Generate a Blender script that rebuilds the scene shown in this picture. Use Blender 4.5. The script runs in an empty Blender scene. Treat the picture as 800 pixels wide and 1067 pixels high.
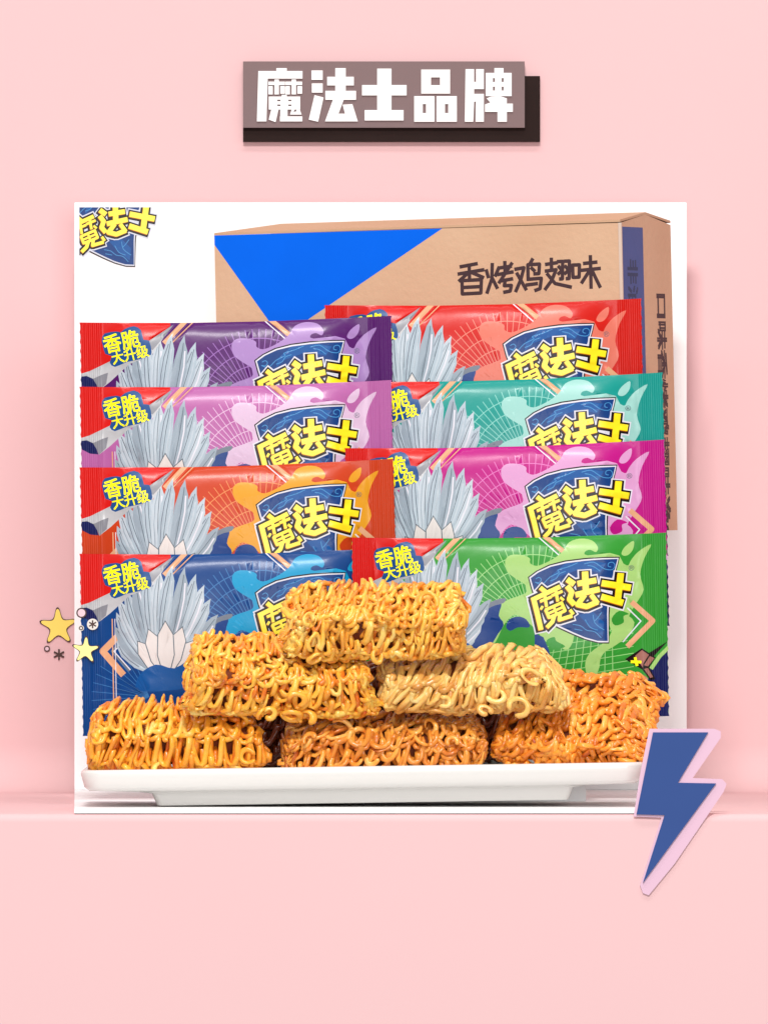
import bpy, bmesh, math, random
import numpy as np
from mathutils import Vector, Matrix, Euler, noise
from mathutils.geometry import delaunay_2d_cdt

scene = bpy.context.scene
COL = scene.collection
random.seed(7)

# ------------------------------------------------------------------ scale, camera, light
S = 0.0005            # metres per picture pixel at the back wall
D = 6.0               # camera distance from the wall
CAMZ = 314.5 * S * (D - 0.40) / D      # the counter top is z = 0

def K(Y): return (D + Y) / D
def P(px, py, Y):     # a point seen at pixel (px, py) and standing at depth Y
    return Vector(((px - 400) * S * K(Y), Y, CAMZ - (py - 533.5) * S * K(Y)))

cam_d = bpy.data.cameras.new('camera')
cam = bpy.data.objects.new('camera', cam_d); COL.objects.link(cam)
cam.location = (0, -D, CAMZ); cam.rotation_euler = (math.radians(90), 0, 0)
cam_d.sensor_fit = 'VERTICAL'; cam_d.sensor_height = 36
cam_d.lens = 36 * D / (1067 * S)
cam_d.clip_end = 100
scene.camera = cam

w = bpy.data.worlds.new('World'); scene.world = w; w.use_nodes = True
bg = w.node_tree.nodes['Background']
bg.inputs[0].default_value = (1.0, 0.985, 0.97, 1); bg.inputs[1].default_value = 0.34

def area(name, loc, size, power, col=(1, 1, 1), target=(0, -0.2, 0.15)):
    l = bpy.data.lights.new(name, 'AREA'); l.shape = 'RECTANGLE'; l.size = size[0]; l.size_y = size[1]
    l.energy = power; l.color = col
    o = bpy.data.objects.new(name, l); COL.objects.link(o); o.location = loc
    o.rotation_euler = (Vector(target) - Vector(loc)).to_track_quat('-Z', 'Y').to_euler()
    return o
area('softbox_key', (-0.22, -3.2, 2.4), (0.5, 0.4), 96, (1, 0.985, 0.96))
area('softbox_fill', (0.35, -4.2, 0.5), (1.2, 1.2), 52, (1, 1, 1))
area('strip_light_overhead', (0, -1.0, 1.9), (1.8, 0.20), 14, (1, 1, 1))

scene.view_settings.view_transform = 'Standard'; scene.view_settings.look = 'None'
scene.view_settings.exposure = 0.0; scene.view_settings.gamma = 1
scene.cycles.use_denoising = True
scene.cycles.max_bounces = 8
scene.render.film_transparent = False

# ------------------------------------------------------------------ helpers
def lin(h, f=0.74):
    h = h.lstrip('#'); out = []
    for i in (0, 2, 4):
        c = int(h[i:i + 2], 16) / 255
        c = c / 12.92 if c < 0.04045 else ((c + 0.055) / 1.055) ** 2.4
        out.append(c * f)
    return tuple(out) + (1,)

def mat(name, col, rough=0.5, var=0.0, vscale=40, bump=0.0, bscale=300, coat=0.0, spec=0.5, metal=0.0, col2=None, sss=0.0):
    m = bpy.data.materials.new(name); m.use_nodes = True
    nt = m.node_tree; b = nt.nodes['Principled BSDF']
    c = lin(col) if isinstance(col, str) else col
    b.inputs['Base Color'].default_value = c
    b.inputs['Roughness'].default_value = rough
    b.inputs['Specular IOR Level'].default_value = spec
    b.inputs['Coat Weight'].default_value = coat
    b.inputs['Coat Roughness'].default_value = 0.12
    b.inputs['Metallic'].default_value = metal
    if sss:
        b.inputs['Subsurface Weight'].default_value = sss
        b.inputs['Subsurface Radius'].default_value = (0.003, 0.0015, 0.0005)
        b.inputs['Subsurface Scale'].default_value = 1
    if var or col2:
        tc = nt.nodes.new('ShaderNodeTexCoord'); n = nt.nodes.new('ShaderNodeTexNoise')
        n.inputs['Scale'].default_value = vscale; n.inputs['Detail'].default_value = 5
        nt.links.new(tc.outputs['Object'], n.inputs['Vector'])
        r = nt.nodes.new('ShaderNodeValToRGB')
        r.color_ramp.elements[0].position = 0.3; r.color_ramp.elements[1].position = 0.7
        if col2:
            a2 = lin(col2) if isinstance(col2, str) else col2
            r.color_ramp.elements[0].color = c; r.color_ramp.elements[1].color = a2
        else:
            r.color_ramp.elements[0].color = tuple(x * (1 - var) for x in c[:3]) + (1,)
            r.color_ramp.elements[1].color = tuple(min(1, x * (1 + var)) for x in c[:3]) + (1,)
        nt.links.new(n.outputs['Fac'], r.inputs['Fac']); nt.links.new(r.outputs[0], b.inputs['Base Color'])
    if bump:
        tc = nt.nodes.new('ShaderNodeTexCoord'); n = nt.nodes.new('ShaderNodeTexNoise')
        n.inputs['Scale'].default_value = bscale; n.inputs['Detail'].default_value = 4
        nt.links.new(tc.outputs['Object'], n.inputs['Vector'])
        bp = nt.nodes.new('ShaderNodeBump'); bp.inputs['Strength'].default_value = bump
        bp.inputs['Distance'].default_value = 0.001
        nt.links.new(n.outputs['Fac'], bp.inputs['Height']); nt.links.new(bp.outputs[0], b.inputs['Normal'])
    return m

def link(name, me, mats, parent=None, smooth=False):
    for m in mats: me.materials.append(m)
    if smooth: me.polygons.foreach_set('use_smooth', [True] * len(me.polygons))
    o = bpy.data.objects.new(name, me); COL.objects.link(o)
    if parent: o.parent = parent
    return o
def empty(name, loc, rot=(0, 0, 0)):
    o = bpy.data.objects.new(name, None); COL.objects.link(o); o.location = loc; o.rotation_euler = rot
    o.empty_display_size = 0.01
    return o
def tag(o, label, cat, group=None):
    o['label'] = label; o['category'] = cat
    if group: o['group'] = group
    return o
def mesh(name, verts, faces, mi=None):
    me = bpy.data.meshes.new(name); me.from_pydata([tuple(v) for v in verts], [], faces)
    if mi is not None: me.polygons.foreach_set('material_index', mi)
    me.update(); return me
def box_mesh(name, x0, x1, y0, y1, z0, z1, bev=0.0, seg=2):
    bm = bmesh.new(); bmesh.ops.create_cube(bm, size=1)
    for v in bm.verts:
        v.co = Vector(((x0 + x1) / 2 + v.co.x * (x1 - x0), (y0 + y1) / 2 + v.co.y * (y1 - y0), (z0 + z1) / 2 + v.co.z * (z1 - z0)))
    if bev: bmesh.ops.bevel(bm, geom=list(bm.edges), offset=bev, segments=seg, affect='EDGES', profile=0.5)
    me = bpy.data.meshes.new(name); bm.to_mesh(me); bm.free(); return me

# --- flat artwork: polygons in painter's order, cut into one triangulation
def cdt(base, layers, extra=(), drop=None):
    """base: outline polygon; layers: [(pts, mat)]; returns verts2d, tris, mats.  The last layer covering a face wins."""
    V = []; F = []; M = []
    def add(p, m):
        i = len(V); V.extend([Vector((float(a), float(b))) for a, b in p]); F.append(list(range(i, i + len(p)))); M.append(m)
    def area2(p): return sum(p[i - 1][0] * p[i][1] - p[i][0] * p[i - 1][1] for i in range(len(p)))
    add(base if area2(base) > 0 else base[::-1], 0)
    for p, m in layers:
        a = area2(p)
        if abs(a) < 1e-3: continue
        add(p if a > 0 else p[::-1], m)
    E = []
    for e in extra:
        if len(e) == 2 and hasattr(e[0], '__len__'):
            i = len(V); V.extend([Vector(e[0]), Vector(e[1])]); E.append((i, i + 1))
        else: V.append(Vector(e))
    ov, oe, of, a, b, orig = delaunay_2d_cdt(V, E, F, 1, 1e-4, True)
    cen = np.array([[sum(ov[i][0] for i in f) / 3, sum(ov[i][1] for i in f) / 3] for f in of])
    def inside(poly):
        p = np.array([(V[i][0], V[i][1]) for i in poly]); lo = p.min(0); hi = p.max(0)
        idx = np.nonzero((cen[:, 0] > lo[0]) & (cen[:, 0] < hi[0]) & (cen[:, 1] > lo[1]) & (cen[:, 1] < hi[1]))[0]
        if not len(idx): return idx
        c = cen[idx]; ins = np.zeros(len(idx), bool)
        for k in range(len(p)):
            x0, y0 = p[k - 1]; x1, y1 = p[k]
            if y0 == y1: continue
            hit = ((y0 > c[:, 1]) != (y1 > c[:, 1])) & (c[:, 0] < (x1 - x0) * (c[:, 1] - y0) / (y1 - y0) + x0)
            ins ^= hit
        return idx[ins]
    win = np.full(len(of), -1)
    win[inside(F[0])] = M[0]
    ok = win >= 0
    for fp, m in zip(F[1:], M[1:]): win[inside(fp)] = m
    tris = []; mi = []
    for f, w_, k_ in zip(of, win, ok):
        if not k_ or w_ == drop: continue
        tris.append(list(f)); mi.append(int(w_))
    return ov, tris, mi

def flip(p): return [(a, -b) for a, b in p]      # picture v (down) -> y (up)
def stroke(pts, wd, m, out, dx=0, dy=0, cap=0.0, joint=True):
    """polyline of the given width as convex quads (+ joints), picture coordinates"""
    pts = [(a + dx, b + dy) for a, b in pts]
    for i in range(len(pts) - 1):
        a = Vector(pts[i]); b = Vector(pts[i + 1]); d = (b - a)
        if d.length < 1e-6: continue
        d.normalize(); n = Vector((-d.y, d.x)) * wd / 2
        a2 = a - d * (cap if i == 0 else 0); b2 = b + d * (cap if i == len(pts) - 2 else 0)
        out.append(([tuple(a2 + n), tuple(b2 + n), tuple(b2 - n), tuple(a2 - n)], m))
    if joint:
        for p in pts[1:-1]: out.append((disc(p, wd / 2, 8), m))
def disc(c, r, n=20, ry=None):
    return [(c[0] + r * math.cos(2 * math.pi * (i + .5) / n), c[1] + (ry or r) * math.sin(2 * math.pi * (i + .5) / n)) for i in range(n)]
def smooth_poly(p, n=3, closed=True):
    out = []; L = len(p)
    rng = range(L) if closed else range(L - 1)
    for i in rng:
        g = (lambda k: Vector(p[k % L])) if closed else (lambda k: Vector(p[min(max(k, 0), L - 1)]))
        p0, p1, p2, p3 = g(i - 1), g(i), g(i + 1), g(i + 2)
        for k in range(n):
            t = k / n
            q = 0.5 * ((2 * p1) + (p2 - p0) * t + (2 * p0 - 5 * p1 + 4 * p2 - p3) * t * t + (-p0 + 3 * p1 - 3 * p2 + p3) * t ** 3)
            out.append((q.x, q.y))
    if not closed: out.append(tuple(p[-1]))
    return out

_gc = {}
def glyph(ch, off=0.0):
    """triangles of one character, unit em, y up"""
    if (ch, off) in _gc: return _gc[(ch, off)]
    c = bpy.data.curves.new('glyph', 'FONT'); c.body = ch; c.resolution_u = 2; c.offset = off
    o = bpy.data.objects.new('glyph', c); COL.objects.link(o)
    bpy.context.view_layer.update()
    me = bpy.data.meshes.new_from_object(o.evaluated_get(bpy.context.evaluated_depsgraph_get()))
    me.calc_loop_triangles()
    t = [[(me.vertices[i].co.x, me.vertices[i].co.y) for i in lt.vertices] for lt in me.loop_triangles]
    bpy.data.objects.remove(o); bpy.data.curves.remove(c); bpy.data.meshes.remove(me)
    _gc[(ch, off)] = t; return t
def text(s, x, y, size, ang, m, out, off=0.02, adv=1.0, sx=1.0):
    """(x, y) = lower left of first character in picture coordinates, ang degrees counter-clockwise"""
    ca, sa = math.cos(math.radians(ang)), math.sin(math.radians(ang))
    for i, ch in enumerate(s):
        sh = ((0, 0),) if not off else ((-off, -off), (off, -off), (off, off), (-off, off))
        for ox, oy in sh:
            for t in glyph(ch, 0.0):
                q = []
                for a, b in t:
                    a = (a + ox + i * adv) * size * sx; b = (b + oy + 0.08) * size
                    q.append((x + a * ca - b * sa, y - (a * sa + b * ca)))
                out.append((q, m))

def slab(name, base, th, mats, layers=(), drop=None, bev=0, parent=None, org=(0, 0), sc=S, back=None):
    """flat plate: artwork in picture coordinates, thickness th (m), front towards the camera (-Y), origin at org"""
    ov, tr, mi = cdt(flip(base), [(flip(p), m) for p, m in layers], drop=drop)
    bm = bmesh.new()
    vs = [bm.verts.new(((v.x - org[0]) * sc, 0, (v.y + org[1]) * sc)) for v in ov]
    for f, m in zip(tr, mi):
        try: fc = bm.faces.new([vs[i] for i in f]); fc.material_index = m
        except ValueError: pass
    bmesh.ops.delete(bm, geom=[v for v in bm.verts if not v.link_faces], context='VERTS')
    front = list(bm.faces)
    bound = [e for e in bm.edges if len(e.link_faces) == 1]
    mp = {}
    for f in front:
        for v in f.verts:
            if v not in mp: mp[v] = bm.verts.new(v.co + Vector((0, th, 0)))
    for f in front:
        g = bm.faces.new([mp[v] for v in reversed(f.verts)]); g.material_index = back if back is not None else f.material_index
    for e in bound:
        f = e.link_faces[0]; a, b = e.verts
        for l in f.loops:
            if l.edge == e: a, b = l.vert, l.link_loop_next.vert
        g = bm.faces.new([b, a, mp[a], mp[b]]); g.material_index = back if back is not None else f.material_index
    me = bpy.data.meshes.new(name); bm.to_mesh(me); bm.free()
    return link(name, me, mats, parent)

# ------------------------------------------------------------------ the setting
pink = (0.74, 0.474, 0.481, 1)
m_pink = mat('pink_paint', pink, rough=0.85, var=0.006, vscale=6, bump=0.02, bscale=900, spec=0.2)
WY = 0.05             # the pink backdrop stands this far behind the card and curves down into the counter top
bm = bmesh.new(); prof = [(WY, 2.5)]
RC = 0.025
for i in range(25):
    t = math.radians(90 * i / 24); prof.append((WY - RC + RC * math.cos(t), RC - RC * math.sin(t)))
prof += [(-0.396, 0)]
for i in range(1, 5):
    t = math.radians(90 * i / 4); prof.append((-0.396 - 0.004 * math.sin(t), -0.004 + 0.004 * math.cos(t)))
prof += [(-0.4, -1.5)]
vv = [[bm.verts.new((x, y, z)) for y, z in prof] for x in (-3, 3)]
for i in range(len(prof) - 1): bm.faces.new([vv[0][i], vv[0][i + 1], vv[1][i + 1], vv[1][i]])
me = bpy.data.meshes.new('backdrop'); bm.to_mesh(me); bm.free()
wall = link('backdrop', me, [m_pink], smooth=True); wall['kind'] = 'structure'

m_white = mat('white_card', (0.93, 0.93, 0.93, 1), rough=0.6, spec=0.3)
bd = empty('display_board', (0, -0.002, 0))
tag(bd, 'plain white L-shaped display card behind and under the whole snack arrangement', 'display board')
Yb = -0.006
a = P(77.7, 211, Yb); b = P(715, 827, Yb)
pn = link('back_panel', box_mesh('back_panel', a.x, b.x, Yb, -0.0005, 0.0022, a.z, bev=0.0004), [m_white]); pn.parent = bd; pn.matrix_parent_inverse = bd.matrix_world.inverted(); pn.location = (0, 0.002, 0)
f0 = P(77.7, 845, -0.398).x; f1 = P(715, 845, -0.398).x
bm = bmesh.new()
lo = [bm.verts.new(c) for c in ((f0, -0.398, 0.0002), (f1, -0.398, 0.0002), (b.x, -0.001, 0.0002), (a.x, -0.001, 0.0002))]
hi = [bm.verts.new(v.co + Vector((0, 0, 0.002))) for v in lo]
bm.faces.new(lo[::-1]); bm.faces.new(hi)
for i in range(4): bm.faces.new([lo[i], lo[(i + 1) % 4], hi[(i + 1) % 4], hi[i]])
me = bpy.data.meshes.new('base_panel'); bm.to_mesh(me); bm.free()
pn = link('base_panel', me, [m_white]); pn.parent = bd; pn.location = (0, 0.002, 0)

# ------------------------------------------------------------------ logo artwork (picture coordinates of one pack face)
def Lz(X, Y): return (X / 6.154 + 172, Y / 6.154 + 18)
def Bz(X, Y): return (X / 4.706 - 3, Y / 4.706 - 9)
def Gz(X, Y): return (X / 4.444 + 154, Y / 4.444 - 7)
def Nz(X, Y): return (X / 7.62 + 254, Y / 7.62 + 83)
def mp_(f, l): return [f(*q) for q in l]

LOGO = [  # (points, width in zoom units)
    ([(652, 140), (628, 322)], 40), ([(532, 197), (712, 232)], 38), ([(528, 285), (662, 328)], 38),
    ([(312, 168), (352, 198)], 34), ([(310, 212), (338, 250), (322, 296), (352, 330)], 32),
    ([(424, 122), (428, 262)], 38), ([(378, 196), (492, 178)], 34), ([(364, 268), (512, 236)], 34),
    ([(418, 272), (374, 332), (432, 346), (500, 318)], 32), ([(462, 272), (500, 325)], 28),
    ([(140, 218), (172, 246)], 26), ([(84, 296), (262, 214)], 27), ([(96, 296), (118, 392), (138, 488)], 30),
    ([(138, 306), (206, 278)], 16), ([(166, 272), (176, 340)], 17), ([(212, 270), (276, 244)], 16), ([(236, 240), (248, 306)], 17),
    ([(150, 340), (140, 356)], 14), ([(266, 284), (284, 300)], 14),
    ([(170, 362), (272, 318), (294, 370), (190, 412), (170, 362)], 17), ([(182, 388), (284, 344)], 13), ([(222, 342), (240, 392)], 13),
    ([(226, 396), (212, 440), (178, 474)], 24), ([(262, 384), (256, 428), (336, 404)], 22), ([(326, 366), (344, 392)], 18),
]
SHIELD = [(68, 150), (120, 112), (200, 75), (300, 52), (420, 40), (540, 36), (640, 38), (630, 80), (600, 180), (575, 300), (568, 400), (566, 580), (500, 578), (420, 555), (340, 520), (250, 476), (180, 440), (120, 330), (85, 220)]
def shrink(p, d):
    c = Vector((sum(q[0] for q in p) / len(p), sum(q[1] for q in p) / len(p)))
    return [tuple(c + (Vector(q) - c) * (1 - d / max(1, (Vector(q) - c).length))) for q in p]
def logo(out, f, sc, mW, mK, mB, mB2, mSw, mY, mO, mBr):
    s = sc
    sh = SHIELD
    out.append((mp_(f, shrink(sh, -9)), mK)); out.append((mp_(f, sh), mW)); out.append((mp_(f, shrink(sh, 10)), mB)); 
    out.append((mp_(f, [(300, 62), (470, 50), (560, 70), (520, 130), (400, 100), (250, 150), (200, 200), (210, 140)]), mB2))
    out.append((mp_(f, [(380, 400), (470, 380), (540, 450), (530, 540), (440, 470)]), mB2))
    for c in ([(110, 160), (130, 150), (145, 165), (130, 185), (105, 180), (150, 195), (200, 150), (260, 120), (250, 105), (320, 85), (380, 60)],
              [(590, 95), (572, 90), (575, 70), (600, 65), (615, 85), (600, 112), (560, 110), (530, 95), (480, 60), (420, 70)],
              [(200, 175), (240, 160), (260, 130), (300, 115)], [(440, 80), (480, 90), (520, 120)],
              [(340, 460), (390, 470), (430, 500), (480, 510), (520, 550)], [(470, 400), (480, 450), (510, 480), (540, 500)],
              [(525, 385), (500, 420), (480, 440)], [(350, 490), (400, 500)], [(420, 430), (450, 480), (500, 500)]):
        stroke(mp_(f, smooth_poly(c, 3, False)), 5 * s, mSw, out, joint=False)
    for o, m, dx, dy in ((52, mW, -3, 4), (34, mK, -3, 4)):
        for pts, wd in LOGO:
            big = wd > 24
            stroke(mp_(f, pts), (wd + (o if big else o - 2)) * s, m, out, dx=dx * s, dy=dy * s, cap=(o / 2) * s * 0.8)
    for pts, wd in LOGO: stroke(mp_(f, pts), wd * s, mBr, out, dx=-7 * s, dy=9 * s, cap=2 * s)
    for pts, wd in LOGO: stroke(mp_(f, pts), (wd + 1) * s, mO, out, dx=-2.5 * s, dy=4 * s, cap=3 * s)
    for pts, wd in LOGO: stroke(mp_(f, pts), (wd + 2) * s, mY, out, cap=3 * s)

# material slots of a pack face
(BASE, SWIRL, LINE, DEEP, RED, FOIL, FOIL2, BADGE, YEL, PEACH, WHITE, BLACK, SHB, SHB2, SHS, GOLD, ORA, BRN, SIL, SIL2, SIL3, RIB, CREAM, NAVY, CLAY, GREY) = range(26)

def pack_layers():
    o = []
    # lattice of rays and arcs behind the swirls
    C = (186, 92)
    for k in range(38):
        t = math.radians(186 + k * 5); r0, r1 = 14, 84
        e = (C[0] + r1 * math.cos(t), C[1] + r1 * math.sin(t))
        if e[1] < 1: q = (C[1] - 1) / (C[1] - e[1]); e = (C[0] + (e[0] - C[0]) * q, 1)
        stroke([(C[0] + r0 * math.cos(t), C[1] + r0 * math.sin(t)), e], 0.8, LINE, o)
    for r in (18, 21, 24, 33, 45, 60, 74):
        stroke([(C[0] + r * math.cos(math.radians(a_)), C[1] + r * math.sin(math.radians(a_))) for a_ in range(185, 360, 7)], 0.9, LINE, o, joint=False)
    for k in range(9):
        stroke([(196 + k * 9, 166), (212 + k * 9 - k * 2, 100)], 0.8, LINE, o)
        stroke([(190, 110 + k * 7), (290, 96 + k * 7)], 0.7, LINE, o)
    for k in range(12):       # rays low on the left
        t = math.radians(150 + k * 9)
        stroke([(70, 150), (70 + 60 * math.cos(t), 150 + 60 * math.sin(t))], 0.6, LINE, o)
    # peach frame
    stroke([(88, 22), (112, -3)], 5, PEACH, o); stroke([(96, 22), (121, -3)], 1.2, PEACH, o)
    stroke([(199, -2), (224, 20)], 5, PEACH, o); stroke([(192, -2), (216, 21)], 1.2, WHITE, o)
    stroke(mp_(Bz, [(225, 420), (120, 522), (220, 640)]), 7, PEACH, o, joint=True)
    stroke(mp_(Bz, [(235, 455), (165, 522), (250, 620)]), 2.2, GREY, o); stroke(mp_(Bz, [(240, 465), (175, 522), (255, 615)]), 1.1, WHITE, o)
    stroke([(33, 68), (33, 190)], 1.2, PEACH, o); stroke([(35.8, 68), (35.8, 190)], .8, WHITE, o)
    # swirls
    for sw in ([(20, 140), (45, 112), (95, 112), (133, 128), (135, 152), (165, 165), (210, 150), (255, 125), (290, 95), (315, 58), (365, 42), (420, 52), (447, 85), (438, 108), (412, 96), (388, 104), (400, 122), (545, 128), (560, 300), (300, 330), (140, 320), (112, 255), (70, 225), (30, 190)],
               [(540, 150), (562, 165), (585, 175), (600, 150), (635, 112), (693, 82), (660, 145), (640, 220), (655, 290), (625, 345), (590, 400), (560, 470), (500, 470), (480, 300)],
               [(560, 400), (610, 440), (580, 500), (520, 545), (470, 575), (450, 610), (440, 660), (400, 700), (380, 640), (400, 580), (480, 520), (520, 450)],
               [(140, 250), (110, 295), (50, 315), (-10, 345), (-50, 400), (-62, 470), (-75, 560), (-30, 520), (10, 440), (60, 392), (120, 430), (160, 470), (200, 520), (260, 545), (300, 560), (330, 500), (300, 400), (250, 300)]):
        o.append((smooth_poly(mp_(Gz, sw), 3), SWIRL))
    o.append((smooth_poly(mp_(Gz, [(555, 118), (572, 88), (612, 62), (610, 98), (590, 124), (568, 130)]), 3), SWIRL))
    o.append((smooth_poly(mp_(Gz, [(505, 420), (540, 385), (585, 400), (560, 410), (560, 440), (520, 452)]), 3), BASE))
    o.append((smooth_poly(mp_(Gz, [(205, 515), (240, 500), (250, 520), (290, 545), (240, 560), (215, 545)]), 3), BASE))
    o.append((smooth_poly(mp_(Gz, [(20, 450), (35, 415), (75, 402), (112, 415), (128, 452), (75, 452), (40, 468)]), 3), DEEP))
    o.append((mp_(Gz, [(150, 480), (190, 500), (215, 560), (225, 620), (200, 700), (150, 640)]), DEEP))
    # deep blue sash beside the plume
    o.append((smooth_poly([(122, 100), (130, 82), (142, 72), (154, 69), (151, 82), (156, 92), (146, 108), (136, 135), (150, 190), (110, 190)], 3), DEEP))
    o.append((smooth_poly([(124, 92), (134, 74), (147, 66), (158, 64), (156, 69), (143, 73), (132, 84), (126, 100)], 3), GREY))
    # right chevrons
    stroke(mp_(Gz, [(598, 345), (695, 435), (575, 552)]), 5.5, PEACH, o); stroke(mp_(Gz, [(578, 372), (640, 435), (555, 530)]), 1.3, WHITE, o)
    stroke(mp_(Gz, [(590, 372), (655, 437), (570, 535)]), 1.0, BASE, o)
    # lower right corner
    o.append((mp_(Nz, [(400, 430), (470, 340), (590, 255), (620, 900), (300, 900), (380, 560)]), NAVY))
    stroke(mp_(Nz, [(410, 440), (480, 340), (590, 235)]), 4, SWIRL, o)
    o.append((mp_(Nz, [(385, 320), (548, 222), (430, 345)]), BLACK))
    o.append((mp_(Nz, [(205, 360), (260, 325), (340, 275), (448, 350), (395, 430), (445, 520), (405, 530), (340, 445)]), BLACK))
    o.append((mp_(Nz, [(285, 335), (340, 290), (395, 328), (350, 395), (345, 430)]), CLAY)); o.append((mp_(Nz, [(402, 338), (438, 356), (385, 420), (355, 410)]), CLAY))
    o.append((mp_(Nz, [(385, 432), (425, 505), (402, 512), (355, 440)]), CLAY))
    stroke(mp_(Nz, [(250, 380), (335, 385)]), 3, YEL, o); stroke(mp_(Nz, [(285, 345), (300, 415)]), 3, YEL, o)
    # silver plume of feathers (plain ornament)
    base = Bz(400, 650)
    tips = [(188, 470), (182, 400), (190, 330), (205, 262), (238, 212), (285, 165), (345, 132), (410, 108), (470, 96), (530, 105), (585, 140), (625, 195), (655, 265), (690, 345), (668, 400), (650, 455), (618, 510)]
    order = sorted(range(len(tips)), key=lambda i: -abs(i - 8.3))
    for n_, i in enumerate(order):
        t = Vector(Bz(*tips[i])); b0 = Vector(base); d = t - b0; L_ = d.length; n = Vector((-d.y, d.x)).normalized(); wd = 13
        cv = n * (3.5 if i > 8 else -3.5)
        q = lambda s_, k_: tuple(b0 + d * s_ + n * k_ * wd + cv * math.sin(math.pi * s_))
        o.append(([q(0, -.1), q(.45, -.5), q(.75, -.56), q(.92, -.3), tuple(t), q(.93, .15), q(.86, .42), q(.7, .56), q(.45, .5), q(0, .1)], (SIL, SIL2, SIL, SIL3)[i % 4]))
        stroke([q(.3, 0), q(.5, 0), q(.7, 0), q(.93, 0)], 0.7, RIB, o, joint=False)
        stroke([q(.35, .2), q(.55, .28), q(.72, .3), q(.86, .2)], 1.5, WHITE if i % 2 else SIL3, o, joint=False)
        stroke([q(.4, -.22), q(.6, -.3), q(.78, -.28), q(.9, -.12)], .9, SIL2 if i % 2 else GREY, o, joint=False)
    for i, (tx, ty) in enumerate([(290, 470), (570, 470), (345, 410), (515, 400), (430, 370)]):
        t = Vector(Bz(tx, ty)); b0 = Vector(Bz(430, 660)); d = t - b0; n = Vector((-d.y, d.x)).normalized(); wd = 17
        q = lambda s_, k_: tuple(b0 + d * s_ + n * k_ * wd)
        o.append(([q(0, -.15), q(.4, -.55), q(.75, -.5), tuple(t), q(.75, .5), q(.4, .55), q(0, .15)], RIB))
        o.append(([q(0.02, -.1), q(.4, -.49), q(.75, -.44), q(.97, 0), q(.75, .44), q(.4, .49), q(0.02, .1)], CREAM))
    o.append((smooth_poly(mp_(Bz, [(300, 640), (380, 590), (470, 610), (560, 560), (590, 600), (560, 700), (300, 720)]), 3), SHB2))
    # red corner and torn foil
    o.append((mp_(Bz, [(-20, -60), (14, 40), (460, 40), (462, 58), (350, 150), (230, 230), (14, 304), (-20, 310)]), RED))
    o.append((mp_(Bz, [(-20, 306), (60, 282), (200, 215), (330, 150), (478, 50), (425, 120), (370, 200), (255, 250), (160, 335), (103, 378), (92, 350), (75, 320), (45, 306), (-20, 312)]), FOIL))
    o.append((mp_(Bz, [(330, 150), (478, 50), (425, 120), (372, 180)]), FOIL2))
    o.append((mp_(Bz, [(103, 378), (92, 350), (75, 320), (120, 300), (150, 290), (140, 345)]), FOIL2))
    o.append((mp_(Bz, [(-20, 312), (45, 306), (75, 320), (92, 350), (100, 376), (60, 372), (-20, 330)]), NAVY))
    # badge
    def Z(X, Y): return (X / 11.43 + 12, Y / 11.43 + 1)
    o.append((shrink(smooth_poly(mp_(Z, [(110, 190), (150, 110), (300, 80), (350, 90), (400, 50), (520, 15), (610, 70), (640, 190), (705, 200), (735, 350), (700, 400), (560, 450), (420, 480), (270, 535), (205, 480), (230, 400), (150, 370), (120, 260)]), 2), 1.3), BADGE))
    text('香脆', *Z(165, 366), 20.5, 12, YEL, o, off=0.02, adv=1.0, sx=.95)
    text('大升级', *Z(255, 498), 14.2, 13, YEL, o, off=0.018, adv=0.98, sx=.95)
    logo(o, Lz, 1 / 6.154, WHITE, BLACK, SHB, SHB2, SHS, GOLD, ORA, BRN)
    text('®', *Lz(702, 128), 8, 0, RIB, o, off=0.0)
    return o

PW, PH = 326, 190
_lay = pack_layers()
extra = []
for x in np.arange(30, 298, 6.0):
    for y in list(np.arange(2, 30, 3.5)) + list(np.arange(30, 190, 6.0)):
        extra.append((x + random.uniform(-.6, .6), -(y + random.uniform(-.6, .6))))
RP = 4.4              # pitch of the crimped ribs
for x0_, x1_ in ((0, 25), (299, 326)):
    x = x0_ + 1.5
    while x < x1_ - .5:
        extra.append(((x, 0.0), (x, -190.0)))
        x += RP / 4
extra += [((25, 0.0), (25, -190.0)), ((299, 0.0), (299, -190.0))]
# zig-zag cut along the two end seals
def edge_profile(x, sgn, n=38):
    return [(x + (1.2 * sgn if i % 2 else 0), -190 * i / n) for i in range(1, n)]
base_poly = [(0, 0)] + edge_profile(0, 1) + [(0, -190), (326, -190)] + edge_profile(326, -1)[::-1] + [(326, 0)]
OV, OT, OM = cdt(base_poly, [(flip(p), m) for p, m in _lay], extra)
OV = [(v.x, -v.y) for v in OV]

def sst(t): t = max(0, min(1, t)); return t * t * (3 - 2 * t)
def bulge(u, v, sd):
    a_ = sst((u - 22) / 46) * sst((302 - u) / 46)
    b_ = max(0.0, 1 - abs(2 * v / PH - 1) ** 2.8) ** 0.62
    h = 13.5 * a_ * b_
    nz = noise.noise(Vector((u * .018 + sd * 7, v * .03, sd)))
    near = sst((70 - min(u - 20, 304 - u)) / 60)
    wr = noise.noise(Vector((u * .03, v * .16 + noise.noise(Vector((u * .03, v * .03, sd + 9))) * 2, sd * 3)))
    h += b_ * (1.6 * nz * a_ + 1.5 * wr * near * (1 if 22 < u < 302 else .3))
    return h
def rib(u):
    if u < 22: return 0.75 * math.cos((u - 1.5) * 2 * math.pi / RP) * sst((24 - u) / 3)
    if u > 301: return 0.75 * math.cos((u - 300.5) * 2 * math.pi / RP) * sst((u - 299) / 3)
    return 0
def bow(u, v): return 3.2 * math.sin(math.pi * u / PW) * (1 - v / PH) ** 2

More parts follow.
